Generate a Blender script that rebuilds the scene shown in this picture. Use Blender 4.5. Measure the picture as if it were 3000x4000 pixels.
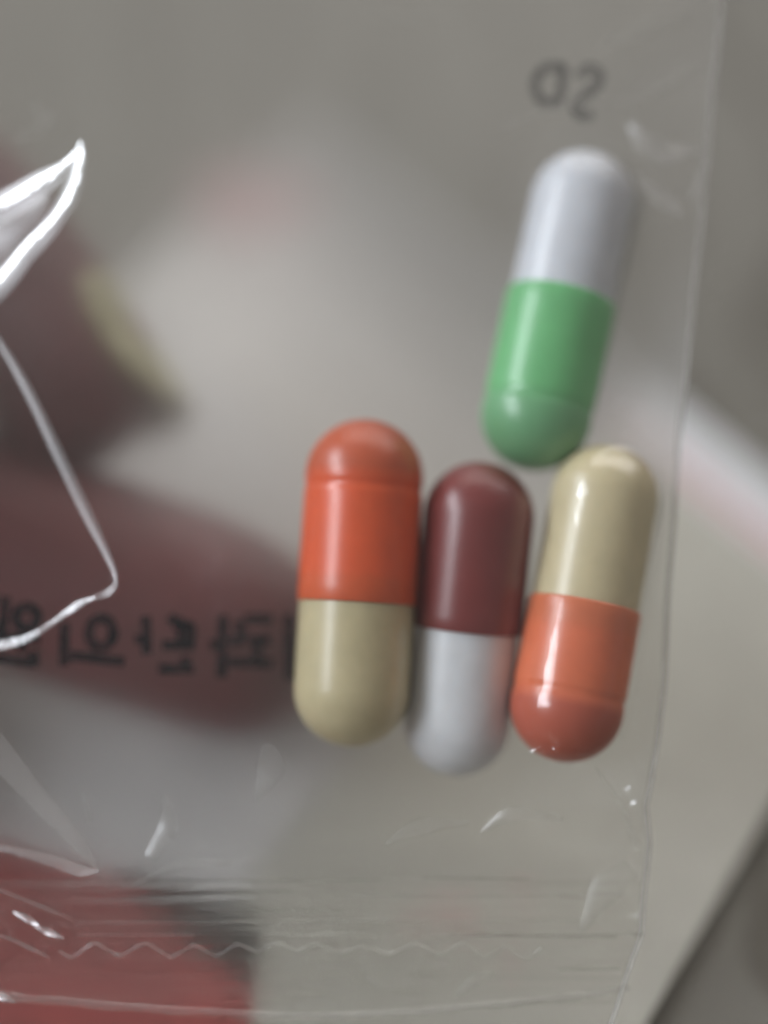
import bpy, bmesh, math, random
import numpy as np
from mathutils import Vector, Matrix

random.seed(7)
rng = np.random.default_rng(7)
for o in list(bpy.data.objects):
    bpy.data.objects.remove(o)
sc = bpy.context.scene
col = sc.collection
R = math.radians

# ------------------------------------------------------------------ camera
TILT, DIST, K = R(40), 0.129, 0.47 / 3000     # tilt from straight down, distance to the table, tangent per photo pixel
ct, st = math.cos(TILT), math.sin(TILT)
CAM = np.array([0, -DIST * st, DIST * ct])
FWD, UP, RT = np.array([0, st, -ct]), np.array([0, ct, st]), np.array([1.0, 0, 0])
cd = bpy.data.cameras.new('camera'); cam = bpy.data.objects.new('camera', cd); col.objects.link(cam)
cam.location = CAM; cam.rotation_euler = (TILT, 0, 0)
cd.sensor_fit = 'HORIZONTAL'; cd.sensor_width = 36; cd.lens = 36 / 0.47
cd.clip_start = 0.002; cd.clip_end = 20
cd.dof.use_dof = True; cd.dof.focus_distance = 0.0940
APERTURE = 0.0112
cd.dof.aperture_fstop = cd.lens / 1000 / APERTURE
sc.camera = cam

# ------------------------------------------------------------------ light: a window on the left, an added fill from the far side, soft room light
w = bpy.data.worlds.new('World'); sc.world = w; w.use_nodes = True
bg = w.node_tree.nodes['Background']
bg.inputs['Color'].default_value = (1.0, 0.955, 0.93, 1); bg.inputs['Strength'].default_value = 0.19
def area(name, pos, target, sx, sy, power, color):
    ld = bpy.data.lights.new(name, 'AREA'); ld.shape = 'RECTANGLE'; ld.size = sx; ld.size_y = sy
    ld.energy = power; ld.color = color
    lo = bpy.data.objects.new(name, ld); col.objects.link(lo)
    lo.location = pos
    lo.rotation_euler = (Vector(target) - Vector(pos)).to_track_quat('-Z', 'Y').to_euler()
    return lo
area('window_light', (-0.82, 0.0, 0.62), (0, 0, 0), 0.90, 0.26, 9.5, (0.86, 0.92, 1.0))
area('far_fill_light', (0.25, 1.15, 0.85), (0, 0, 0), 2.0, 1.2, 13.0, (1.0, 0.965, 0.94))  # added broad fill from the far side, with no window behind it
sc.view_settings.view_transform = 'Standard'; sc.view_settings.look = 'None'
sc.view_settings.exposure = 0.4; sc.view_settings.gamma = 1.0
sc.cycles.transparent_max_bounces = 12
sc.cycles.max_bounces = 5
sc.cycles.adaptive_threshold = 0.03
sc.cycles.sample_clamp_indirect = 10.0

# ------------------------------------------------------------------ helpers
def at(px, py, d):
    """photo pixel at a distance d (mm) along the view axis -> world point (arrays allowed)"""
    px, py, d = np.broadcast_arrays(np.asarray(px, float), np.asarray(py, float), np.asarray(d, float))
    a = (px - 1500) * K; b = -(py - 2000) * K
    return CAM + d[..., None] * 0.001 * (FWD + a[..., None] * RT + b[..., None] * UP)
def table(px, py, z=0.0):
    a = (px - 1500) * K; b = -(py - 2000) * K
    r = FWD + a * RT + b * UP
    p = CAM + r * ((z - CAM[2]) / r[2])
    return Vector(p)
def new_obj(name, verts, faces, mat, parent=None, smooth=True, origin=None):
    me = bpy.data.meshes.new(name)
    V = np.asarray(verts, float)
    if origin is None:
        origin = V.mean(0)
    base = np.array(parent['_o']) if parent is not None and '_o' in parent else np.zeros(3)
    V = V - origin
    me.from_pydata(V.tolist(), [], [tuple(f) for f in faces]); me.update()
    if smooth:
        me.polygons.foreach_set('use_smooth', [True] * len(me.polygons))
    me.materials.append(mat)
    o = bpy.data.objects.new(name, me); col.objects.link(o)
    o.parent = parent
    o.location = Vector(np.asarray(origin) - base)
    o['_o'] = [float(x) for x in origin]
    return o
def empty(name, origin):
    o = bpy.data.objects.new(name, None); col.objects.link(o)
    o.empty_display_size = 0.005
    o.location = Vector(origin); o['_o'] = [float(x) for x in origin]
    return o
def tag(o, label=None, cat=None, group=None, kind=None):
    if label: o['label'] = label
    if cat: o['category'] = cat
    if group: o['group'] = group
    if kind: o['kind'] = kind
    return o
def grid_faces(nx, ny):
    i = np.arange(nx - 1)[None, :] + np.arange(ny - 1)[:, None] * nx
    return np.stack([i, i + 1, i + nx + 1, i + nx], -1).reshape(-1, 4).tolist()
def smooth_line(pts, n=12):
    P = np.array(pts, float)
    if len(P) < 3:
        t = np.linspace(0, 1, n)[:, None]; return P[0] * (1 - t) + P[1] * t
    Q = np.vstack([2 * P[0] - P[1], P, 2 * P[-1] - P[-2]]); out = []
    for i in range(1, len(Q) - 2):
        for t in np.linspace(0, 1, n, endpoint=False):
            p0, p1, p2, p3 = Q[i - 1:i + 3]
            out.append(.5 * (2 * p1 + (p2 - p0) * t + (2 * p0 - 5 * p1 + 4 * p2 - p3) * t * t + (3 * p1 - p0 - 3 * p2 + p3) * t ** 3))
    out.append(P[-1]); return np.array(out)

# ------------------------------------------------------------------ materials
def mat(name):
    m = bpy.data.materials.new(name); m.use_nodes = True
    nt = m.node_tree; return m, nt, nt.nodes['Principled BSDF'], nt.nodes['Material Output']
def node(nt, t, **kw):
    n = nt.nodes.new(t)
    for k, v in kw.items():
        if k in n.inputs: n.inputs[k].default_value = v
        else: setattr(n, k, v)
    return n
def noise_ramp(nt, scale, stops, detail=4, coord='Object', rough=.55, stretch=None):
    tc = node(nt, 'ShaderNodeTexCoord'); src = tc.outputs[coord]
    if stretch:
        mp = node(nt, 'ShaderNodeMapping'); mp.inputs['Scale'].default_value = stretch
        nt.links.new(src, mp.inputs['Vector']); src = mp.outputs['Vector']
    nz = node(nt, 'ShaderNodeTexNoise', Scale=scale, Detail=detail, Roughness=rough)
    nt.links.new(src, nz.inputs['Vector'])
    rp = node(nt, 'ShaderNodeValToRGB'); cr = rp.color_ramp
    while len(cr.elements) < len(stops): cr.elements.new(.5)
    for e, (p, c) in zip(cr.elements, stops):
        e.position = p; e.color = (*c, 1) if len(c) == 3 else c
    nt.links.new(nz.outputs['Fac'], rp.inputs['Fac'])
    return rp.outputs['Color'], nz.outputs['Fac']
def plain(name, c, rough=.5, var=.12, scale=900, spec=.5, coat=0):
    m, nt, b, out = mat(name)
    lo = tuple(x * (1 - var) for x in c); hi = tuple(min(1, x * (1 + var)) for x in c)
    colr, f = noise_ramp(nt, scale, [(.3, lo), (.7, hi)])
    nt.links.new(colr, b.inputs['Base Color'])
    b.inputs['Roughness'].default_value = rough; b.inputs['Specular IOR Level'].default_value = spec
    b.inputs['Coat Weight'].default_value = coat
    return m
def film(name, haze, gloss, rough=.06, margin_glare=False, cap=.10, streak=None, tint=(.96, .96, .95), soft=0.0, soft_rough=.3, soft_ior=1.12, bump=None):
    m, nt, b, out = mat(name); nt.nodes.remove(b)
    tr = node(nt, 'ShaderNodeBsdfTransparent'); tr.inputs['Color'].default_value = (*tint, 1)
    clear = tr.outputs[0]
    nrm = None
    if bump:
        tc = node(nt, 'ShaderNodeTexCoord'); mp = node(nt, 'ShaderNodeMapping'); mp.inputs['Scale'].default_value = bump[0]
        nt.links.new(tc.outputs['Object'], mp.inputs['Vector'])
        nz = node(nt, 'ShaderNodeTexNoise', Scale=bump[1], Detail=3.0); nt.links.new(mp.outputs['Vector'], nz.inputs['Vector'])
        bp = node(nt, 'ShaderNodeBump', Strength=bump[2], Distance=bump[3]); nt.links.new(nz.outputs['Fac'], bp.inputs['Height'])
        nrm = bp.outputs['Normal']
    if soft:
        rf = node(nt, 'ShaderNodeBsdfRefraction', Roughness=soft_rough, IOR=soft_ior, distribution='BECKMANN'); rf.inputs['Color'].default_value = (*tint, 1)
        if nrm: nt.links.new(nrm, rf.inputs['Normal'])
        mx = node(nt, 'ShaderNodeMixShader'); mx.inputs[0].default_value = soft
        nt.links.new(clear, mx.inputs[1]); nt.links.new(rf.outputs[0], mx.inputs[2]); clear = mx.outputs[0]
    # cloudy plastic: patches scatter a little more or less
    df = node(nt, 'ShaderNodeBsdfDiffuse'); df.inputs['Color'].default_value = (.86, .80, .77, 1)
    tl = node(nt, 'ShaderNodeBsdfTranslucent'); tl.inputs['Color'].default_value = (.80, .81, .82, 1)
    mh = node(nt, 'ShaderNodeMixShader'); mh.inputs[0].default_value = .4
    nt.links.new(df.outputs[0], mh.inputs[1]); nt.links.new(tl.outputs[0], mh.inputs[2])
    c, f = noise_ramp(nt, 160 if not streak else 1.0, [(.3, (haze * (.75 if not streak else .3),) * 3), (.75, (haze * (1.3 if not streak else 2.6),) * 3)], detail=5, stretch=streak)
    if margin_glare:          # pale haze: whiter folded side, plus painted glare and a lightened top
        at_ = node(nt, 'ShaderNodeAttribute', attribute_name='margin_glare')
        mm_ = node(nt, 'ShaderNodeMath', operation='MULTIPLY_ADD'); nt.links.new(at_.outputs['Fac'], mm_.inputs[0]); mm_.inputs[1].default_value = margin_glare
        nt.links.new(c, mm_.inputs[2]); c = mm_.outputs[0]
    m1 = node(nt, 'ShaderNodeMixShader')
    nt.links.new(c, m1.inputs[0]); nt.links.new(clear, m1.inputs[1]); nt.links.new(mh.outputs[0], m1.inputs[2])
    gl = node(nt, 'ShaderNodeBsdfGlossy', Roughness=rough); gl.inputs['Color'].default_value = (1, 1, 1, 1)
    if nrm: nt.links.new(nrm, gl.inputs['Normal'])
    fr = node(nt, 'ShaderNodeFresnel', IOR=1.5)
    ml = node(nt, 'ShaderNodeMath', operation='MULTIPLY'); ml.inputs[1].default_value = gloss; ml.use_clamp = True
    nt.links.new(fr.outputs[0], ml.inputs[0])
    mn = node(nt, 'ShaderNodeMath', operation='MINIMUM'); mn.inputs[1].default_value = cap; nt.links.new(ml.outputs[0], mn.inputs[0]); ml = mn
    m2 = node(nt, 'ShaderNodeMixShader')
    nt.links.new(ml.outputs[0], m2.inputs[0]); nt.links.new(m1.outputs[0], m2.inputs[1]); nt.links.new(gl.outputs[0], m2.inputs[2])
    nt.links.new(m2.outputs[0], out.inputs['Surface'])
    return m
def capsule_mat(name, c, dome=None, split=0.0, rough=.36):
    """gelatin shell; the empty dome end shows a deeper colour than the part filled with powder"""
    m, nt, b, out = mat(name)
    colr, f = noise_ramp(nt, 700, [(.3, tuple(x * .95 for x in c)), (.7, tuple(min(1, x * 1.05) for x in c))])
    if dome:
        tc = node(nt, 'ShaderNodeTexCoord'); sp = node(nt, 'ShaderNodeSeparateXYZ')
        nt.links.new(tc.outputs['Object'], sp.inputs[0])
        mr = node(nt, 'ShaderNodeMapRange'); mr.inputs['From Min'].default_value = split; mr.inputs['From Max'].default_value = split + .0009
        nt.links.new(sp.outputs['Z'], mr.inputs['Value'])
        mx = node(nt, 'ShaderNodeMix', data_type='RGBA')
        nt.links.new(mr.outputs[0], mx.inputs['Factor']); nt.links.new(colr, mx.inputs[6]); mx.inputs[7].default_value = (*dome, 1)
        colr = mx.outputs[2]
    nt.links.new(colr, b.inputs['Base Color'])
    b.inputs['Roughness'].default_value = rough; b.inputs['IOR'].default_value = 1.5
    b.inputs['Coat Weight'].default_value = .25; b.inputs['Coat Roughness'].default_value = .2
    b.inputs['Subsurface Weight'].default_value = .35; b.inputs['Subsurface Radius'].default_value = (.0018, .0014, .0012); b.inputs['Subsurface Scale'].default_value = 1.0
    return m

# floor: olive grey with faint darker veins
mf, nt, b, out = mat('floor_stone')
c1, f1 = noise_ramp(nt, 22, [(.25, (.145, .136, .115)), (.5, (.168, .158, .136)), (.8, (.190, .180, .156))], detail=6)
wv = node(nt, 'ShaderNodeTexWave', Scale=26.0, Distortion=7.0, Detail=3.0); wv.inputs['Detail Scale'].default_value = 1.3
tc = node(nt, 'ShaderNodeTexCoord'); nt.links.new(tc.outputs['Object'], wv.inputs['Vector'])
rp = node(nt, 'ShaderNodeValToRGB'); rp.color_ramp.elements[0].position = .0; rp.color_ramp.elements[0].color = (.70, .68, .66, 1)
rp.color_ramp.elements[1].position = .22; rp.color_ramp.elements[1].color = (1, 1, 1, 1)
nt.links.new(wv.outputs['Fac'], rp.inputs['Fac'])
mx = node(nt, 'ShaderNodeMix', data_type='RGBA', blend_type='MULTIPLY'); mx.inputs['Factor'].default_value = 1
nt.links.new(c1, mx.inputs[6]); nt.links.new(rp.outputs['Color'], mx.inputs[7]); nt.links.new(mx.outputs[2], b.inputs['Base Color'])
b.inputs['Roughness'].default_value = .75; b.inputs['Specular IOR Level'].default_value = .2
M_paper = plain('leaflet_paper', (.60, .605, .615), .7, .03, 300, .3)
M_cream = plain('leaflet_cream_print', (.42, .405, .355), .7, .04, 260, .3)
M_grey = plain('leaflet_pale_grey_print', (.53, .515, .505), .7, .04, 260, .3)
M_redline = plain('leaflet_red_ink', (.56, .20, .20), .6, .2, 400, .3)
M_redpic = plain('picture_red_ink', (.28, .048, .042), .5, .3, 130, .4)
M_greenpic = plain('picture_dark_green_ink', (.012, .014, .008), .5, .4, 300, .4)
def ink(name, a):
    m, nt, b, out = mat(name); b.inputs['Base Color'].default_value = (.010, .010, .012, 1); b.inputs['Roughness'].default_value = .8; b.inputs['Specular IOR Level'].default_value = .1
    c, f = noise_ramp(nt, 1800, [(.35, (a * .75,) * 3), (.6, (min(1, a * 1.2),) * 3)])
    nt.links.new(c, b.inputs['Alpha']); return m
M_ink = ink('black_print', .95); M_faint = ink('worn_black_print', .58)
M_front = film('pouch_film_front', .024, .65, .10, margin_glare=.085, cap=.055, bump=((1, 1, 1), 260, .12, .0006))
M_back = film('pouch_film_back', .015, .12, .35, soft=.6, soft_rough=.8, soft_ior=1.21)
M_seal = film('heat_sealed_film', .028, .8, .14, streak=(90, 2200, 2200), soft=.85, soft_rough=.03, soft_ior=1.10, bump=((120, 2500, 2500), 1.0, 1.0, .0012))
M_edge = film('folded_film_edge', .20, 1.0, .2, tint=(.84, .84, .83))

# ------------------------------------------------------------------ floor and leaflet
new = new_obj('floor', [(-1.5, -1.5, -.001), (1.5, -1.5, -.001), (1.5, 1.5, -.001), (-1.5, 1.5, -.001)], [(0, 1, 2, 3)], mf, smooth=False, origin=(0, 0, 0))
tag(new, 'olive grey floor with faint veins', kind='structure')

def slab(name, poly, z0, z1, m, parent=None):
    n = len(poly)
    V = [(p[0], p[1], z0) for p in poly] + [(p[0], p[1], z1) for p in poly]
    F = [tuple(range(n, 2 * n))] + [tuple(reversed(range(n)))] + [(i, (i + 1) % n, n + (i + 1) % n, n + i) for i in range(n)]
    return new_obj(name, V, F, m, parent, smooth=False)
def line_x(p, a, q, b):
    c = a.x * b.y - a.y * b.x; t = ((q.x - p.x) * b.y - (q.y - p.y) * b.x) / c
    return p + a * t
tA, tB = table(3000, 1850), table(2670, 1590); rA, rB = table(3000, 2950), table(2380, 4000)
topd = (tB - tA).normalized(); rgd = (rB - rA).normalized()
cornerR = line_x(tA, topd, rA, rgd)
cornerL = cornerR + topd * ((table(1120, 500) - cornerR).dot(topd))
paper = [cornerR, cornerL, cornerL + rgd * .16, cornerR + rgd * .16]
def inset(fr, to, s0, s1):   # point in the leaflet's own frame: s0 along the top edge from the right corner, s1 down
    return cornerR + topd * s0 + rgd * s1
W = (cornerL - cornerR).length
leaf = empty('leaflet', (cornerR + cornerL) * .5)
tag(leaf, 'pale printed leaflet with a thin red border line lying on the floor behind the pouch', 'leaflet')
slab('sheet', paper, -.0008, -.0002, M_paper, leaf)
def band(name, s0, s1, t0, t1, z, m):
    q = [inset(0, 0, a, b_) for a, b_ in ((s0, t0), (s1, t0), (s1, t1), (s0, t1))]
    return slab(name, q, z, z + .00004, m, leaf)
mm = .001; SB = 26 * mm
band('cream_panel', -2 * mm, SB, 6.6 * mm, .158, -.00019, M_cream)
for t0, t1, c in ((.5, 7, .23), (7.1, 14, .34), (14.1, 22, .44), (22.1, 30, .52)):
    band('light_fade_band', SB + .2 * mm, W - .5 * mm, t0 * mm, t1 * mm, -.00015, plain('leaflet_light_fade', (c, c * .955, c * .90), .7, .05, 260, .3))  # stepped tones paint the soft brightening through the film into the sheet
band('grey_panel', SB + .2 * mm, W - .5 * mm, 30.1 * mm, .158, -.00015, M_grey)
band('border_line', 0, SB + 8 * mm, 4.4 * mm, 4.9 * mm, -.00019, M_redline)
band('border_line', 0, SB + 8 * mm, 5.7 * mm, 6.0 * mm, -.00019, M_redline)
# the red motif near the far corner, seen only as a blur
mc = table(980, 790)
ring = [mc + Vector((math.cos(a) * 5.5 * mm, math.sin(a) * 4.6 * mm, 0)) * (1 + .18 * math.sin(3 * a + 1)) for a in np.linspace(0, 2 * math.pi, 25)[:-1]]
slab('red_motif', ring, -.00012, -.00008, plain('leaflet_pale_red_ink', (.36, .235, .23), .6, .12, 300, .3), leaf)
# printed picture in the near corner: red subject, dark green ground, straight right edge
pp = [table(*p) for p in ((-900, 3080), (-100, 3260), (480, 3445), (700, 3560), (980, 3660), (985, 4700), (-900, 4700))]
slab('printed_picture', pp, -.00012, -.00008, M_redpic, leaf)
gp = [table(*p) for p in ((440, 3400), (610, 3435), (800, 3510), (1010, 3615), (990, 3845), (930, 3840), (840, 3785), (700, 3670), (560, 3545))]
slab('picture_ground', gp, -.00006, -.00002, M_greenpic, leaf)
# thin strokes of red handwriting-like print further right
for pts in (((1690, 3530), (1790, 3560), (1880, 3590)), ((1560, 3620), (1680, 3585), (1800, 3600), (1870, 3640)), ((1990, 3446), (2090, 3452)), ((2010, 3575), (2070, 3580)), ((1960, 3770), (2030, 3780))):
    L = [table(*p) for p in smooth_line(pts, 8)]
    V = []; wd = .13 * mm
    for i, p in enumerate(L):
        t = (L[min(i + 1, len(L) - 1)] - L[max(i - 1, 0)]).normalized(); n = Vector((-t.y, t.x, 0)) * wd
        V += [p + n + Vector((0, 0, -.00009)), p - n + Vector((0, 0, -.00009))]
    new_obj('red_stroke', V, [(2 * i, 2 * i + 1, 2 * i + 3, 2 * i + 2) for i in range(len(L) - 1)], M_redline, leaf, smooth=False)

# ------------------------------------------------------------------ capsules
def d0(py): return 103.0 - .00165 * np.asarray(py, float)     # the pouch's middle plane: distance from the lens, mm
CAPS = []
def capsule(label, cap_end, body_end, dc, db, cap_r, body_r, cap_frac, m_cap, m_body, groove=True):
    """cap_end/body_end: photo pixels of the two tips; dc/db: how far (mm) each tip lies behind the middle plane"""
    A = Vector(at(*cap_end, d0(cap_end[1]) + dc)); B = Vector(at(*body_end, d0(body_end[1]) + db))
    L = (A - B).length; ax = (A - B).normalized()
    root = empty('capsule', A.lerp(B, .5))
    root.rotation_mode = 'QUATERNION'; root.rotation_quaternion = ax.to_track_quat('Z', 'Y')
    tag(root, label, 'capsule', 'capsules inside the pouch')
    def lathe(name, prof, m):
        n = 48; V = []; F = []
        for (r, z) in prof:
            for k in range(n):
                a = 2 * math.pi * k / n; V.append((r * math.cos(a), r * math.sin(a), z))
        for i in range(len(prof) - 1):
            for k in range(n):
                F.append((i * n + k, i * n + (k + 1) % n, (i + 1) * n + (k + 1) % n, (i + 1) * n + k))
        me = bpy.data.meshes.new(name); me.from_pydata(V, [], F); me.update()
        me.polygons.foreach_set('use_smooth', [True] * len(me.polygons)); me.materials.append(m)
        o = bpy.data.objects.new(name, me); col.objects.link(o); o.parent = root
        return o
    h = L / 2; cl = L * cap_frac; rc = cap_r * mm; rb = body_r * mm
    def dome(r, zt, s, n=14):
        hh = r * .98
        return [(max(1e-5, r * math.sin(t)), zt - s * hh * (1 - math.cos(t))) for t in np.linspace(0.01, math.pi / 2, n)]
    prof = dome(rc, h, 1); zb = prof[-1][1]; z_end = h - cl
    if groove:
        for t in np.linspace(0, 1, 13)[1:]:
            prof.append((rc - .08 * mm * math.sin(math.pi * t) ** 2, zb - .2 * mm - t * 1.0 * mm))
    for t in np.linspace(0, 1, 8)[1:]:
        prof.append((rc + .02 * mm * t, zb - 1.3 * mm + (z_end + .12 * mm - zb + 1.3 * mm) * t))
    prof += [(rc - .03 * mm, z_end), (rb - .04 * mm, z_end + .02 * mm), (rb - .05 * mm, z_end + 1.5 * mm)]
    lathe('cap', prof[::-1], m_cap)
    prof = dome(rb, -h, -1)
    for t in np.linspace(0, 1, 8)[1:]:
        prof.append((rb, prof[13][1] + (z_end + 1.4 * mm - prof[13][1]) * t))
    lathe('body', prof, m_body)
    CAPS.append((np.array(A), np.array(B), rc))
    return root, h - rc
def cap_mats(n, c, dome, split): return capsule_mat(n, c, dome, split)
WHITE, TAN = (.63, .635, .65), (.49, .42, .255)
capsule('orange and tan capsule standing upright, leftmost of the row of three', (1436, 1640), (1362, 2918), 0, .4, 3.62, 3.52, .565,
        capsule_mat('orange_gelatin', (.66, .10, .03), (.47, .09, .035), .0060), capsule_mat('tan_gelatin', TAN))
capsule('maroon and white capsule in the middle of the row of three', (1892, 1805), (1765, 3030), .2, 2.2, 3.42, 3.24, .535,
        capsule_mat('maroon_gelatin', (.18, .030, .027)), capsule_mat('white_gelatin', WHITE), groove=False)
capsule('tan and orange capsule along the right edge of the pouch, orange end down', (2176, 2975), (2395, 1745), -.6, .3, 3.42, 3.28, .49,
        capsule_mat('coral_gelatin', (.62, .15, .065), (.42, .09, .05), .0056), capsule_mat('pale_tan_gelatin', (.53, .455, .285)))
capsule('green and white capsule leaning above the other three', (2050, 1832), (2315, 606), 1.0, 2.4, 3.45, 3.24, .53,
        capsule_mat('green_gelatin', (.15, .45, .185), (.15, .37, .18), .0060), capsule_mat('milk_white_gelatin', (.56, .575, .61)))

# ------------------------------------------------------------------ the pouch
YT, YB, XL = -900.0, 5000.0, -1500.0
_ky = [-900, 0, 250, 600, 1000, 1600, 2200, 2650, 2900, 3050, 3150, 3300, 3500, 3650, 3800, 4000, 5000]
_kx = [2900, 2822, 2800, 2766, 2730, 2668, 2625, 2600, 2575, 2550, 2528, 2540, 2520, 2512, 2455, 2390, 2150]
def xr(py): return np.interp(py, _ky, _kx)
# how far the film must bulge to clear the capsules: an obstacle problem on a coarse grid
gx, gy = np.arange(XL, 2901, 20.0), np.arange(YT, YB + 1, 20.0)
GX, GY = np.meshgrid(gx, gy)
PT = at(GX, GY, d0(GY)); VD = PT - CAM; VD /= np.linalg.norm(VD, axis=-1, keepdims=True)
def obstacle(sign):
    H = np.full(GX.shape, -9.0)
    for A, B, r in CAPS:
        ax = (A - B); L = np.linalg.norm(ax); ax /= L
        a2, b2 = A - ax * r, B + ax * r
        # height of the capsule surface over the middle plane, along the view ray
        w0 = PT - b2; t = np.clip((w0 @ ax) / np.linalg.norm(a2 - b2), 0, 1)
        ctr = b2 + t[..., None] * (a2 - b2)
        along = ((ctr - CAM) * VD).sum(-1); base = ((PT - CAM) * VD).sum(-1)
        foot = CAM + along[..., None] * VD; dist = np.linalg.norm(foot - ctr, axis=-1)
        rr = r + .00012; ok = dist < rr
        hgt = (sign * (base - along) + np.sqrt(np.maximum(rr * rr - dist ** 2, 0))) * 1000
        H = np.where(ok, np.maximum(H, hgt), H)
    return H
def drape(sign):
    ob = obstacle(sign); obstacle0 = ob
    for it in range(2):      # the film bridges the small gaps instead of hugging each shell
        q = ob.copy(); q[1:-1, 1:-1] = np.maximum.reduce([ob[1:-1, 1:-1], ob[:-2, 1:-1], ob[2:, 1:-1], ob[1:-1, :-2], ob[1:-1, 2:]]); ob = q
    pin = (GX >= xr(GY) - 30) | (GY > 3430)
    h = np.maximum(ob, 0.35)
    for it in range(70):      # slopes no steeper than about one in three
        q = h.copy()
        q[1:-1, 1:-1] = np.maximum.reduce([h[1:-1, 1:-1], h[:-2, 1:-1] - .095, h[2:, 1:-1] - .095, h[1:-1, :-2] - .095, h[1:-1, 2:] - .095,
                                           h[:-2, :-2] - .134, h[2:, :-2] - .134, h[:-2, 2:] - .134, h[2:, 2:] - .134]); h = q
    ob = np.maximum(obstacle0, h - .25)
    h[pin] = .03
    for it in range(60):
        s = h.copy()
        s[1:-1, 1:-1] = .25 * (h[:-2, 1:-1] + h[2:, 1:-1] + h[1:-1, :-2] + h[1:-1, 2:])
        s[0] = s[1]; s[:, 0] = s[:, 1]
        s = np.maximum(s, ob) * .9995; s[pin] = .03
        h = np.maximum(s, ob); h[pin] = .03
    for it in range(30):
        s = h.copy(); s[1:-1, 1:-1] = .2 * (h[:-2, 1:-1] + h[2:, 1:-1] + h[1:-1, :-2] + h[1:-1, 2:] + h[1:-1, 1:-1])
        h = np.maximum(s, obstacle0)
    dist = np.maximum(xr(GY) - GX, 0) * .0157; lim = .03 + dist * .42
    for it in range(14):
        h = np.maximum(np.minimum(h, lim), obstacle0)
        s = h.copy(); s[1:-1, 1:-1] = .2 * (h[:-2, 1:-1] + h[2:, 1:-1] + h[1:-1, :-2] + h[1:-1, 2:] + h[1:-1, 1:-1])
        h = np.maximum(s, obstacle0)
    return h
HF, HB = drape(1), drape(-1)
def samp(H, px, py):
    fx = np.clip((px - XL) / 20, 0, len(gx) - 1.001); fy = np.clip((py - YT) / 20, 0, len(gy) - 1.001)
    i, j = fx.astype(int), fy.astype(int); u, v = fx - i, fy - j
    return H[j, i] * (1 - u) * (1 - v) + H[j, i + 1] * u * (1 - v) + H[j + 1, i] * (1 - u) * v + H[j + 1, i + 1] * u * v

# creases of the front film: (points, height mm, half width px)
CREASE = [
    ([(-300, 960), (0, 790), (150, 705), (250, 640), (312, 560)], .40, 50),
    ([(312, 555), (305, 640), (270, 750), (190, 880), (80, 1000), (-20, 1110), (-300, 1350)], .30, 40),
    ([(-250, 980), (0, 1330), (110, 1530), (220, 1760), (330, 1990), (410, 2150), (450, 2250), (452, 2290)], .16, 26),
    ([(455, 2275), (425, 2315), (360, 2340), (300, 2365), (215, 2420), (110, 2490), (0, 2515), (-200, 2560)], .18, 30),
    ([(352, 2180), (300, 2250), (215, 2330), (120, 2380)], .12, 24),
    ([(-200, 2700), (0, 2930), (130, 3090), (260, 3240), (385, 3400)], .2, 60),
    ([(-200, 3270), (40, 3315), (200, 3365), (300, 3400), (385, 3405)], .2, 40),
    ([(-100, 3440), (80, 3500), (280, 3590)], .18, 14),
    ([(-100, 3490), (60, 3565), (150, 3615), (245, 3660)], .15, 18),
    ([(-100, 3620), (0, 3655), (100, 3700), (200, 3740)], .25, 14),
    ([(0, 3540), (40, 3600), (60, 3680)], .15, 12),
    ([(140, 3610), (180, 3680), (185, 3740)], .13, 12),
    ([(-100, 3860), (0, 3890), (55, 3915)], .15, 20),
    ([(2330, 3000), (2390, 3090), (2450, 3180), (2480, 3290), (2520, 3400)], .14, 12),
    ([(1040, 2900), (1050, 2980), (1020, 3120)], .10, 40),
    ([(640, 3140), (640, 3240), (590, 3350)], .10, 34),
    ([(330, 3110), (345, 3200)], .08, 14),
    ([(1480, 40), (1580, 78), (1700, 80)], .08, 20), ([(1760, 60), (1850, 150), (1960, 280)], .10, 34),
    ([(2680, 60), (2500, 120), (2330, 190)], .08, 40), ([(1940, 520), (2150, 430), (2400, 400)], .06, 30),
    ([(2440, 420), (2600, 330), (2720, 260)], .08, 36),
    ([(1140, 3560), (1600, 3545), (2100, 3570), (2500, 3580)], .03, 12),
    ([(2075, 2950), (2105, 2925), (2150, 2940), (2200, 2905)], .26, 9),
    ([(2270, 2990), (2310, 3010)], .22, 9), ([(2440, 3075), (2455, 3090)], .3, 11), ([(2470, 3120), (2478, 3150)], .3, 13),
    ([(2485, 3570), (2492, 3580)], .32, 9), ([(2470, 3440), (2500, 3460)], .2, 8), ([(2505, 3490), (2530, 3495)], .2, 8),
]
SEAM = [(-400, 3860), (0, 3888), (200, 3908), (500, 3935), (800, 3955), (1000, 3966), (1300, 3968), (1600, 3955), (2000, 3920), (2250, 3890), (2460, 3862)]
for i in range(26):   # small puckers where the film pulls tight under the capsules
    x, y = rng.uniform(1250, 2480), rng.uniform(2820, 3330); a = rng.normal(1.4, .6); l = rng.uniform(40, 150)
    CREASE.append(([(x, y), (x + l * .5 * math.cos(a) + rng.normal(0, 12), y + l * .5 * math.sin(a)), (x + l * math.cos(a), y + l * math.sin(a))], rng.uniform(.03, .10), rng.uniform(8, 18)))
for i in range(30):   # faint random crinkles
    x, y = rng.uniform(300, 2500), rng.uniform(-100, 3400); a = rng.uniform(0, 6.28); l = rng.uniform(80, 300)
    CREASE.append(([(x, y), (x + l * .5 * math.cos(a) + rng.normal(0, 25), y + l * .5 * math.sin(a) + rng.normal(0, 25)), (x + l * math.cos(a), y + l * math.sin(a))], rng.uniform(.01, .035), rng.uniform(14, 36)))
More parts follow.
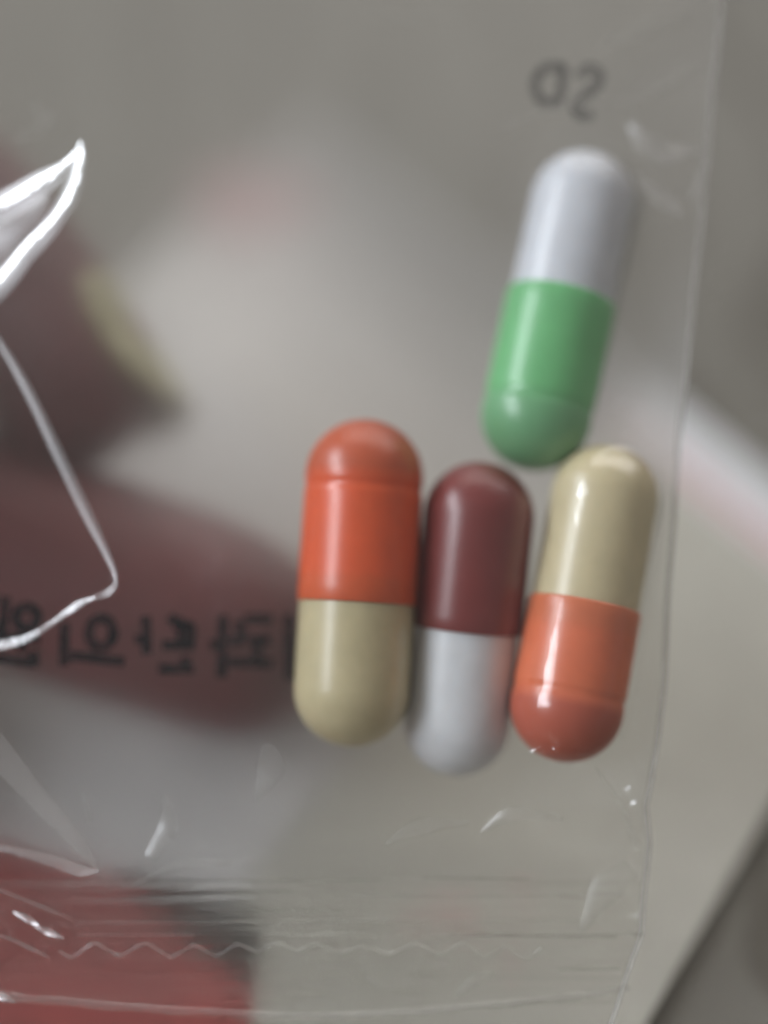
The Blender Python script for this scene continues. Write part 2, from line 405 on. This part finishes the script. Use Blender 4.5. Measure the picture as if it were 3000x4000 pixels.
def add_crease(Z, X, Y, pts, hgt, wd, jag=0.0):
    L = smooth_line(pts, 7)
    ex = 22 * wd if hgt >= .2 else 4 * wd
    m = (X > L[:, 0].min() - ex) & (X < L[:, 0].max() + ex) & (Y > L[:, 1].min() - ex) & (Y < L[:, 1].max() + ex)
    if not m.any(): return
    x, y = X[m], Y[m]; best = np.full(x.shape, 1e9); par = np.zeros(x.shape); n = len(L) - 1
    for i in range(n):
        p, q = L[i], L[i + 1]; dx, dy = q - p; ll = dx * dx + dy * dy + 1e-9
        t = np.clip(((x - p[0]) * dx + (y - p[1]) * dy) / ll, 0, 1)
        dd = np.hypot(x - p[0] - t * dx, y - p[1] - t * dy); u = dd < best
        best[u] = dd[u]; par[u] = (i + t[u]) / n
    taper = np.clip(np.minimum(par, 1 - par) * 6 + .35, 0, 1)
    wob = 1 + jag * np.sin(par * 17 + 1) * .5 + jag * .6 * np.sin(par * 31) * .5
    sd = np.zeros(x.shape)
    if hgt >= .2 and wd > 10 and jag < .3:
        best2 = np.full(x.shape, 1e9)
        for i in range(n):
            p, q = L[i], L[i + 1]; dx, dy = q - p; ll = math.hypot(dx, dy) + 1e-9
            t = np.clip(((x - p[0]) * dx + (y - p[1]) * dy) / ll ** 2, 0, 1)
            dd = np.hypot(x - p[0] - t * dx, y - p[1] - t * dy); u = dd < best2
            nx_, ny_ = -dy / ll, dx / ll
            if nx_ * -.8 + ny_ * -.6 < 0: nx_, ny_ = -nx_, -ny_          # normal towards the window side
            c_ = np.sign((x - p[0]) * nx_ + (y - p[1]) * ny_) * dd
            best2[u] = dd[u]; sd[u] = c_[u]
        s_ = sd / (wd * .55)
        Z[m] += hgt * taper * wob / (1 + np.exp(np.clip(s_, -30, 30))) * np.exp(-np.maximum(-sd, 0) / (7 * wd))
    else:
        Z[m] += hgt * taper * wob * np.exp(-(best / wd) ** 2)
def edge_fwd(X, Y): return 0.6 * np.exp(-np.maximum(xr(Y) - X, 0) / 120.0) * np.clip((3500 - Y) / 500, 0, 1) * np.clip((Y - 900) / 500, 0, 1)
def front_depth(X, Y):
    h = samp(HF, X, Y)
    h = h + .05 * np.sin(X * .006 + Y * .004) + .04 * np.sin(X * .011 - Y * .007 + 1) * np.clip((xr(Y) - X) / 300, 0, 1)
    h = h + np.clip((520 - X) / 700, 0, 2.2) ** 1.3 * 1.2 * np.clip((3600 - Y) / 600, .25, 1)       # the gathered left side stands up
    Z = np.zeros_like(X)
    for pts, hg, wd in CREASE: add_crease(Z, X, Y, pts, hg, wd, .25)
    add_crease(Z, X, Y, SEAM, .30, 16, .3)
    z = np.abs(((X - 250) / 180) % 1 - .5) * 2                      # knurled zigzag pressed by the sealing jaws
    yz = 3690 + z * 45 + .012 * (X - 300) * 0
    env = np.clip((X - 150) / 200, 0, 1) * np.clip((2150 - X) / 300, 0, 1)
    Z += .16 * env * np.exp(-((Y - yz) / 9) ** 2)
    for yy, hg, wd in ((3438, .05, 8), (3480, .03, 7), (3560, .04, 6), (3648, .11, 8), (3795, .03, 8)):
        Z += hg * np.exp(-((Y - yy - 10 * np.sin(X * .0016)) / wd) ** 2) * (.6 + .4 * np.sin(X * .004 + yy))
    return d0(Y) - h - Z - edge_fwd(X, Y)
def film_mesh(name, nx, ys, fn, m, parent, u0=0.0, u1=1.0):
    u = np.linspace(u0, u1, nx)[None, :]; Y = np.repeat(np.asarray(ys)[:, None], nx, 1)
    X = XL + u * (xr(Y) - XL)
    V = at(X, Y, fn(X, Y)).reshape(-1, 3)
    return new_obj(name, V, grid_faces(nx, len(ys)), m, parent)
pouch = empty('pouch', at(600, 3900, 97))
tag(pouch, 'clear plastic medicine pouch holding four capsules, crinkled along its left side', 'pouch')
ys = np.concatenate([np.arange(YT, -40, 30), np.arange(-40, 4060, 7.0), np.arange(4060, YB, 40)])
ff = film_mesh('front_film', 560, ys, front_depth, M_front, pouch)
u_ = np.linspace(0, 1, 560)[None, :]; Y_ = np.repeat(ys[:, None], 560, 1); X_ = XL + u_ * (xr(Y_) - XL)
mg = np.exp(-np.maximum(xr(Y_) - X_, 0) / 260.0) * (.75 + .25 * np.sin(Y_ * .011 + X_ * .004) * np.sin(Y_ * .0047)) * np.clip((3500 - Y_) / 1500, .35, 1)
mg += 1.5 * np.exp(-((X_ - 0) / 240) ** 2 - ((Y_ - 1000) / 300) ** 2) + .35 * np.exp(-((X_ - 100) / 200) ** 2 - ((Y_ - 1350) / 180) ** 2)   # glare painted as pale haze over the gathered corner
mg += .32 * np.clip((1700 - Y_) / 1500, 0, 1) + 2.2 * np.exp(-((X_ + 20) / 130) ** 2 - ((Y_ - 930) / 130) ** 2)  # haze painted in to lighten the film's top, and more glare at left
a_ = ff.data.attributes.new('margin_glare', 'FLOAT', 'POINT'); a_.data.foreach_set('value', mg.astype(np.float32).ravel())
def back_depth(X, Y):
    return d0(Y) + samp(HB, X, Y) + .10 * np.sin(X * .004 + Y * .003) + .06 - edge_fwd(X, Y)
film_mesh('back_film', 180, np.linspace(YT, YB, 240), back_depth, M_back, pouch)
# heat-sealed band across the foot of the packet
film_mesh('heat_seal', 260, np.linspace(3436, 3925, 90), lambda X, Y: d0(Y) + .02 + .02 * np.sin(Y * .09 + X * .001), M_seal, pouch, .0, .998)
# the folded right edge
ye = np.linspace(YT, YB, 300); V = []
for k, (dx, dd) in enumerate(((-16, -.06), (-2, -.10), (4, .0), (-2, .10), (-16, .14))):
    V.append(at(xr(ye) + dx + 2 * np.sin(ye * .01), ye, d0(ye) + dd - edge_fwd(xr(ye), ye)))
V = np.stack(V, 1).reshape(-1, 3)
new_obj('edge_fold', V, grid_faces(5, len(ye)), M_edge, pouch)

# pinched folds of the gathered left side: narrow facets of doubled film
WIN = np.array([-0.82, 0.0, 0.62])
def fold(pts, widths, lift, m, curl=9, follow=1.0, rise=0.0):
    L = smooth_line(pts, 9); wd = np.interp(np.linspace(0, 1, len(L)), np.linspace(0, 1, len(widths)), widths)
    D = front_depth(L[:, 0].copy(), L[:, 1].copy()) - lift
    if rise:            # the fold climbs or dips so that its facet keeps facing the window
        P = at(L[:, 0], L[:, 1], D); v_ = CAM - P; v_ /= np.linalg.norm(v_, axis=1, keepdims=True); l_ = WIN - P; l_ /= np.linalg.norm(l_, axis=1, keepdims=True)
        hh = v_ + l_; hx, hy, hz = hh @ RT, hh @ UP, -(hh @ FWD)
        g = np.gradient(L, axis=0) * .0157
        dz = -(g[:, 0] * hx - g[:, 1] * hy) / hz * rise * (1 + .25 * np.sin(np.linspace(0, 9, len(L)) + L[0, 0]))
        D = D.mean() + (D - D.mean()) * .3; z = np.cumsum(dz); D = D - (z - z.min())
    for it in range(6): D[1:-1] = (D[:-2] + D[1:-1] + D[2:]) / 3
    P = at(L[:, 0], L[:, 1], D); T = np.gradient(P, axis=0); T /= np.linalg.norm(T, axis=1, keepdims=True)
    V = []
    for p, t, ww in zip(P, T, wd):
        v_ = CAM - p; v_ /= np.linalg.norm(v_); l_ = WIN - p; l_ /= np.linalg.norm(l_); hw = v_ + l_; hw /= np.linalg.norm(hw)
        n0 = -FWD; n = hw * follow + n0 * (1 - follow); n = n - t * (n @ t); n /= np.linalg.norm(n); c = np.cross(t, n)
        ww = ww * K * .097
        for q in np.linspace(-1, 1, 7):
            V.append(p + c * q * ww - n * (q * q) * ww * math.tan(R(curl)) * .5)
    return new_obj('film_fold', np.array(V), grid_faces(7, len(L)), m, pouch)
M_fold = film('folded_film', .08, 6.0, .17, cap=.5, bump=((1, 1, 1), 500, .3, .0005))
M_fold2 = film('folded_film_dull', .16, 3.0, .25, cap=.3, bump=((1, 1, 1), 400, .3, .0005))
fold([(-260, 930), (0, 800), (150, 710), (245, 650), (300, 585)], (6, 15, 19, 12, 3), .3, M_fold, 12, 1.0, .95)
M_glow = film('glow_folded_film', .09, 3.0, .38, cap=.3)  # hazy film for wide ribbons that paint a glow around the bright folds
fold([(-260, 940), (0, 810), (150, 722), (245, 660), (300, 590)], (60, 64, 56, 36, 8), .1, M_glow, 16, .95, .9)
fold([(316, 556), (310, 640), (270, 760), (190, 890), (90, 1000), (0, 1110), (-200, 1310)], (5, 30, 44, 40, 44, 50, 40), .2, M_glow, 16, .95, .85)
fold([(-120, 1010), (20, 930), (120, 850), (190, 770)], (70, 90, 60, 20), .05, M_glow, 16, .7, .6)
fold([(312, 552), (312, 620), (285, 725), (215, 845), (110, 955), (0, 1085), (-200, 1290)], (3, 14, 18, 8, 14, 11, 7), .5, M_fold, 9, 1.0, .9)
fold([(-150, 1120), (0, 1340), (110, 1530), (220, 1760), (330, 1990), (410, 2150), (448, 2240), (452, 2285)], (10, 14, 22, 26, 26, 18, 12, 4), .35, M_glow, 18, .75, .3)
fold([(455, 2278), (425, 2313), (370, 2335)], (3, 11, 6), .4, M_fold2, 12, .9, .7)
fold([(372, 2333), (300, 2365), (215, 2425), (110, 2490), (0, 2520), (-100, 2540)], (5, 17, 12, 16, 20, 8), .3, M_fold2, 14, .9, .7)
fold([(-150, 2780), (0, 2950), (130, 3100), (250, 3230), (330, 3330), (385, 3405)], (60, 56, 42, 34, 22, 4), .1, M_fold2, 10, .4)
fold([(-100, 3290), (60, 3325), (200, 3362), (310, 3402), (385, 3405)], (8, 14, 22, 22, 5), .2, M_fold2, 14, .8, .35)
fold([(-60, 3455), (60, 3500), (170, 3545), (285, 3592)], (4, 5, 5, 3), .2, M_fold2, 14, .8)
fold([(50, 3560), (110, 3590), (150, 3615)], (4, 14, 5), .2, M_fold2, 14, .9, .6)
fold([(140, 3618), (190, 3640), (250, 3665)], (4, 15, 4), .2, M_fold2, 14, .9, .6)
fold([(-60, 3640), (40, 3668), (120, 3705), (195, 3742)], (4, 6, 8, 3), .25, M_fold2, 14, .8)
fold([(-60, 3875), (10, 3893), (58, 3916)], (8, 16, 4), .2, M_fold2, 14, .9, .6)
fold([(2462, 480), (2520, 560), (2610, 600), (2690, 590), (2755, 600)], (14, 46, 44, 26, 8), .15, M_fold2, 10, .85)
fold([(2490, 690), (2560, 755), (2620, 800), (2665, 840)], (14, 36, 36, 8), .1, M_fold2, 10, .6)
fold([(2772, 610), (2735, 690), (2700, 790)], (8, 14, 6), .05, M_fold2, 10, .5)
M_sheen = film('softly_creased_film', .05, 1.2, .3, cap=.06)
for pts, wds in (([(2690, 60), (2500, 120), (2320, 195)], (14, 46, 8)), ([(1440, 30), (1590, 80), (1730, 78)], (6, 16, 6)), ([(1930, 525), (2150, 430), (2400, 398)], (6, 26, 8)),
                 ([(2430, 420), (2600, 330), (2730, 255)], (8, 30, 16)), ([(645, 3110), (655, 3230), (585, 3350)], (8, 42, 26)), ([(1045, 2910), (1055, 3000), (1000, 3130)], (20, 62, 8)),
                 ([(2325, 2995), (2430, 3150), (2490, 3320)], (4, 12, 16)), ([(2270, 3640), (2360, 3480), (2470, 3390)], (10, 60, 40)), ([(330, 3100), (350, 3210)], (6, 12)),
                 ([(1500, 3300), (1640, 3230), (1830, 3210)], (6, 34, 8)), ([(1880, 3250), (2000, 3180), (2200, 3200)], (6, 30, 8)), ([(1780, 3890), (1850, 3830), (1930, 3800)], (10, 26, 8)),
                 ([(520, 3460), (700, 3380), (900, 3370)], (6, 20, 8)), ([(60, 560), (180, 470), (110, 390)], (20, 46, 14))):
    fold(pts, wds, .12, M_sheen, 12, .45)
for x, y in ((2450, 3082), (2474, 3136), (2488, 3574)):
    fold([(x - 12, y + 8), (x, y), (x + 10, y - 10)], (1.5, 5, 1.5), .15, M_fold2, 12, .8, .6)
# raised zigzag pressed by the sealing jaws, the tear seam and crimp lines
def rib(name, pts, wd, lift, m):
    L = np.array(pts, float); D = d0(L[:, 1]) - lift
    T = np.gradient(L, axis=0); T /= np.linalg.norm(T, axis=1, keepdims=True) + 1e-9
    N = np.stack([-T[:, 1], T[:, 0]], 1); V = []
    wv = wd * (1 + .35 * np.sin(L[:, 0] * .031) * np.sin(L[:, 0] * .0073 + L[:, 1]))
    for q, dz in ((-1, 0), (-.5, .05), (0, .08), (.5, .05), (1, 0)):
        P = L + N * (q * wv)[:, None]; V.append(at(P[:, 0], P[:, 1], D - dz))
    return new_obj(name, np.stack(V, 1).reshape(-1, 3), grid_faces(5, len(L)), m, pouch)
M_rib = film('pressed_film_ridge', .085, 3.0, .25, cap=.3)
M_groove = film('pressed_film_groove', .02, .5, .3, tint=(.80, .80, .78))
zx = np.arange(230, 2130, 15.0)
rib('seal_zigzag', [(x, 3686 + (46 + 12 * math.sin(x * .0037)) * abs(((x - 300 + 22 * math.sin(x * .006)) / 175) % 1 - .5) * 2 + 6 * math.sin(x * .01)) for x in zx], 5.5, .30, M_rib)
sm = smooth_line(SEAM, 14)
rib('tear_seam', sm + np.stack([0 * sm[:, 0], 4 * np.sin(sm[:, 0] * .02)], 1), 13, .30, M_rib)
for x0, x1, yy, wd, m in ((300, 760, 3650, 3, M_rib), (900, 1500, 3648, 3, M_rib), (1680, 2480, 3650, 3, M_rib), (480, 1500, 3440, 3, M_groove), (860, 1350, 3558, 2.5, M_groove), (1750, 2420, 3655, 6, M_groove), (2470, 2520, 3650, 9, M_groove),
                          (1650, 2080, 3435, 4, M_groove), (600, 1150, 3478, 2.5, M_groove), (2180, 2430, 3790, 4, M_groove), (300, 900, 3610, 3, M_rib), (1300, 2450, 3500, 3, M_rib), (1100, 2300, 3600, 3, M_rib)):
    rx = np.arange(x0, x1, 12.0)
    rib('crimp_line', [(x, yy + 5 * math.sin(x * .004 + yy) - (x - x0) * .006) for x in rx], wd, .26, m)
# printing on the inside of the film, read through the pouch from behind
def ZP(x, y): return float(d0(y) - samp(HF, np.array([x]), np.array([y]))[0] - .05 * math.sin(x * .006 + y * .004) + .55 - (max(0, (520 - x) / 700) ** 1.3) * 1.2)
def strokes(name, S, wd, lab, M_ink=M_ink, front=False):
    V, F = [], []
    for s in S:
        ww = wd
        if isinstance(s, tuple): s, ww = s
        L = smooth_line(s, 7)
        T = np.gradient(L, axis=0); T /= np.linalg.norm(T, axis=1, keepdims=True) + 1e-9
        L[0] -= T[0] * ww * .3; L[-1] += T[-1] * ww * .3
        N = np.stack([-T[:, 1], T[:, 0]], 1) * ww
        b0 = len(V)
        for p, n in zip(L, N):
            for q in (p + n, p - n):
                V.append(at(q[0], q[1], (ZP(q[0], q[1]) + .05 if front else float(back_depth(np.array([q[0]]), np.array([q[1]]))[0]) - .03) - .004 * random.random()))
        F += [(b0 + 2 * i, b0 + 2 * i + 1, b0 + 2 * i + 3, b0 + 2 * i + 2) for i in range(len(L) - 1)]
    o = new_obj(name, V, F, M_ink, pouch, smooth=False); o['label'] = lab
    return o
def ring(cx, cy, rx, ry, a0=0, a1=360): return [(cx + rx * math.cos(R(a)), cy + ry * math.sin(R(a))) for a in np.linspace(a0, a1, 17)]
strokes('printed_name', [
    [(22, 2335), (14, 2420), (-10, 2500)], ring(105, 2412, 42, 42), [(-60, 2478), (40, 2488), (150, 2498)], [(85, 2490), (85, 2540)],
    [(-60, 2562), (60, 2583), (140, 2590)], [(128, 2548), (134, 2592)],
    [(252, 2440), (252, 2595)], ring(395, 2472, 48, 56), [(275, 2562), (380, 2572), (480, 2585)],
    [(570, 2412), (574, 2550)], [(570, 2495), (532, 2498)],
    [(665, 2410), (700, 2440), (745, 2450), (740, 2530)], ([(690, 2430), (720, 2470), (700, 2520)], 26), [(640, 2520), (745, 2520)], [(725, 2570), (722, 2610)], [(625, 2612), (750, 2612)],
    [(872, 2410), (866, 2640)], [(866, 2515), (825, 2520)], [(935, 2430), (942, 2500), (900, 2505)],
    [(960, 2418), (1060, 2418)], [(1005, 2500), (1005, 2580)], [(895, 2586), (1060, 2590)], [(1050, 2500), (975, 2500)],
    [(1128, 2405), (1134, 2650)],
], 20, 'mirrored black lettering')
strokes('printed_letters', [
    [(2200, 262), (2196, 330), (2186, 398)], [(2200, 262), (2140, 262), (2098, 300), (2092, 350), (2120, 395), (2186, 400)],
    [(2262, 300), (2290, 268), (2330, 275), (2345, 308), (2318, 345), (2275, 380), (2246, 418), (2268, 452), (2315, 448)],
], 19, 'two mirrored grey letters', M_faint, True)

# ------------------------------------------------------------------ the hand behind the pouch
def shaded_skin_mat():
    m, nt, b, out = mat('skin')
    c, f = noise_ramp(nt, 160, [(.3, (.105, .014, .016)), (.6, (.13, .019, .021)), (.85, (.17, .030, .031))], detail=5)  # skin tones darkened to stand in for shade over the fingers
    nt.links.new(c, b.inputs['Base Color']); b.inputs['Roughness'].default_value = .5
    
    v = node(nt, 'ShaderNodeTexVoronoi', Scale=900.0); bp = node(nt, 'ShaderNodeBump', Strength=.25, Distance=.0002)
    tc = node(nt, 'ShaderNodeTexCoord'); nt.links.new(tc.outputs['Object'], v.inputs['Vector'])
    nt.links.new(v.outputs['Distance'], bp.inputs['Height']); nt.links.new(bp.outputs['Normal'], b.inputs['Normal'])
    return m
J = {  # joint: photo pixel x, y, distance mm, radius mm
    'palm': (-2500, 2100, 114, 12.0), 'wrist': (-4200, 2700, 114, 15), 'arm': (-6200, 3300, 113, 19),
    'iK': (-1350, 900, 113, 8.8), 'iP': (-560, 520, 113, 7.2), 'iM': (-210, 830, 113.5, 6.9), 'iD': (40, 1160, 113.5, 6.7), 'iQ': (300, 1530, 113, 6.9), 'iT': (490, 1760, 112.5, 5.8),
    'mK': (-1500, 1550, 112.5, 8.8), 'mP': (-700, 1900, 112.5, 7.6), 'mM': (-200, 2090, 112, 8.4), 'mD': (330, 2280, 111.2, 7.9), 'mQ': (900, 2460, 110.4, 7.9), 'mT': (1290, 2680, 110.2, 5.3),
    'rK': (-1550, 2250, 111.5, 8.4), 'rP': (-1000, 2700, 108, 7.4), 'rT': (-1150, 3150, 106, 6.2),
    'pK': (-1700, 2850, 110, 7.4), 'pP': (-1350, 3250, 107, 6.4), 'pT': (-1500, 3550, 105, 5.2),
    'tB': (-2100, 1100, 105, 10.5), 'tM': (-1600, 1000, 96.5, 8.6), 'tT': (-1000, 1250, 92, 7.2),
}
E_ = ['arm wrist', 'wrist palm', 'palm iK', 'iK iP', 'iP iM', 'iM iD', 'iD iQ', 'iQ iT', 'palm mK', 'mK mP', 'mP mM', 'mM mD', 'mD mQ', 'mQ mT',
      'palm rK', 'rK rP', 'rP rT', 'palm pK', 'pK pP', 'pP pT', 'palm tB', 'tB tM', 'tM tT']
keys = list(J); PW = {k: at(*J[k][:3]) for k in keys}
o0 = PW['palm']
me = bpy.data.meshes.new('hand')
me.from_pydata([tuple(PW[k] - o0) for k in keys], [(keys.index(e.split()[0]), keys.index(e.split()[1])) for e in E_], [])
hand = bpy.data.objects.new('hand', me); col.objects.link(hand); hand.location = Vector(o0); hand['_o'] = [float(x) for x in o0]
md = hand.modifiers.new('skin', 'SKIN'); md.use_smooth_shade = True
for v, k in zip(me.skin_vertices[0].data, keys):
    v.radius = (J[k][3] * mm,) * 2; v.use_root = (k == 'palm')
sb = hand.modifiers.new('subsurf', 'SUBSURF'); sb.levels = 3; sb.render_levels = 3
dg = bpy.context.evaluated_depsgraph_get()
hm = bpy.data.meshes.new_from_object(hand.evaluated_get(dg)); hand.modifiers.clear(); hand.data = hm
hm.materials.clear(); hm.materials.append(shaded_skin_mat())
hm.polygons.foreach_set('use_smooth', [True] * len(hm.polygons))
tag(hand, 'hand with shade-darkened skin holding the pouch from behind, two fingers showing through the film', 'hand')
# fingernail of the upper finger: a curved plate along its upper right side, reaching just past the tip
M_nail = plain('fingernail', (.40, .37, .20), .3, .06, 300, .5)
def nail(tip, back, rad, side, up):
    P0, P1 = Vector(at(*tip)), Vector(at(*back)); ax = (P0 - P1); L = ax.length; ax.normalize()
    nrm = Vector(RT) * side[0] + Vector(UP) * side[1] - Vector(FWD) * side[2]
    nrm = (nrm - ax * nrm.dot(ax)).normalized(); tv = ax.cross(nrm)
    nu, nv = 13, 11; V = []
    for lay in (0, 1):
        for j in range(nv):
            t = j / (nv - 1)
            for i in range(nu):
                s = (i / (nu - 1) - .5) * 2
                a = s * R(62) * (1 - .25 * max(0, t - .75) * 4 * abs(s)) * (.86 + .14 * min(1, t * 4))
                r = rad * (1 + .05 * t) - lay * .45 * mm
                p = P1 + ax * (L * t - (1 - math.cos(s * 1.1)) * .0012 * (1 if t > .5 else -1)) + (nrm * math.cos(a) + tv * math.sin(a)) * r + nrm * up * t
                V.append(tuple(p))
    F = []
    for j in range(nv - 1):
        for i in range(nu - 1):
            q = j * nu + i; F.append((q, q + 1, q + nu + 1, q + nu)); q += nu * nv; F.append((q, q + nu, q + nu + 1, q + 1))
    rim = [i for i in range(nu)] + [j * nu + nu - 1 for j in range(1, nv)] + [(nv - 1) * nu + i for i in range(nu - 2, -1, -1)] + [j * nu for j in range(nv - 2, 0, -1)]
    for a, b_ in zip(rim, rim[1:] + rim[:1]): F.append((b_, a, a + nu * nv, b_ + nu * nv))
    o = new_obj('fingernail', V, F, M_nail, hand); o['label'] = 'long yellowish fingernail'
nail((345, 1800, 112.5), (60, 1240, 113.3), 7.1 * mm, (.9, .42, -.33), .0007)
nail((1330, 2670, 111.7), (980, 2520, 112.3), 6.6 * mm, (.35, .65, -.7), .0006)
for o in bpy.data.objects:
    if '_o' in o: del o['_o']
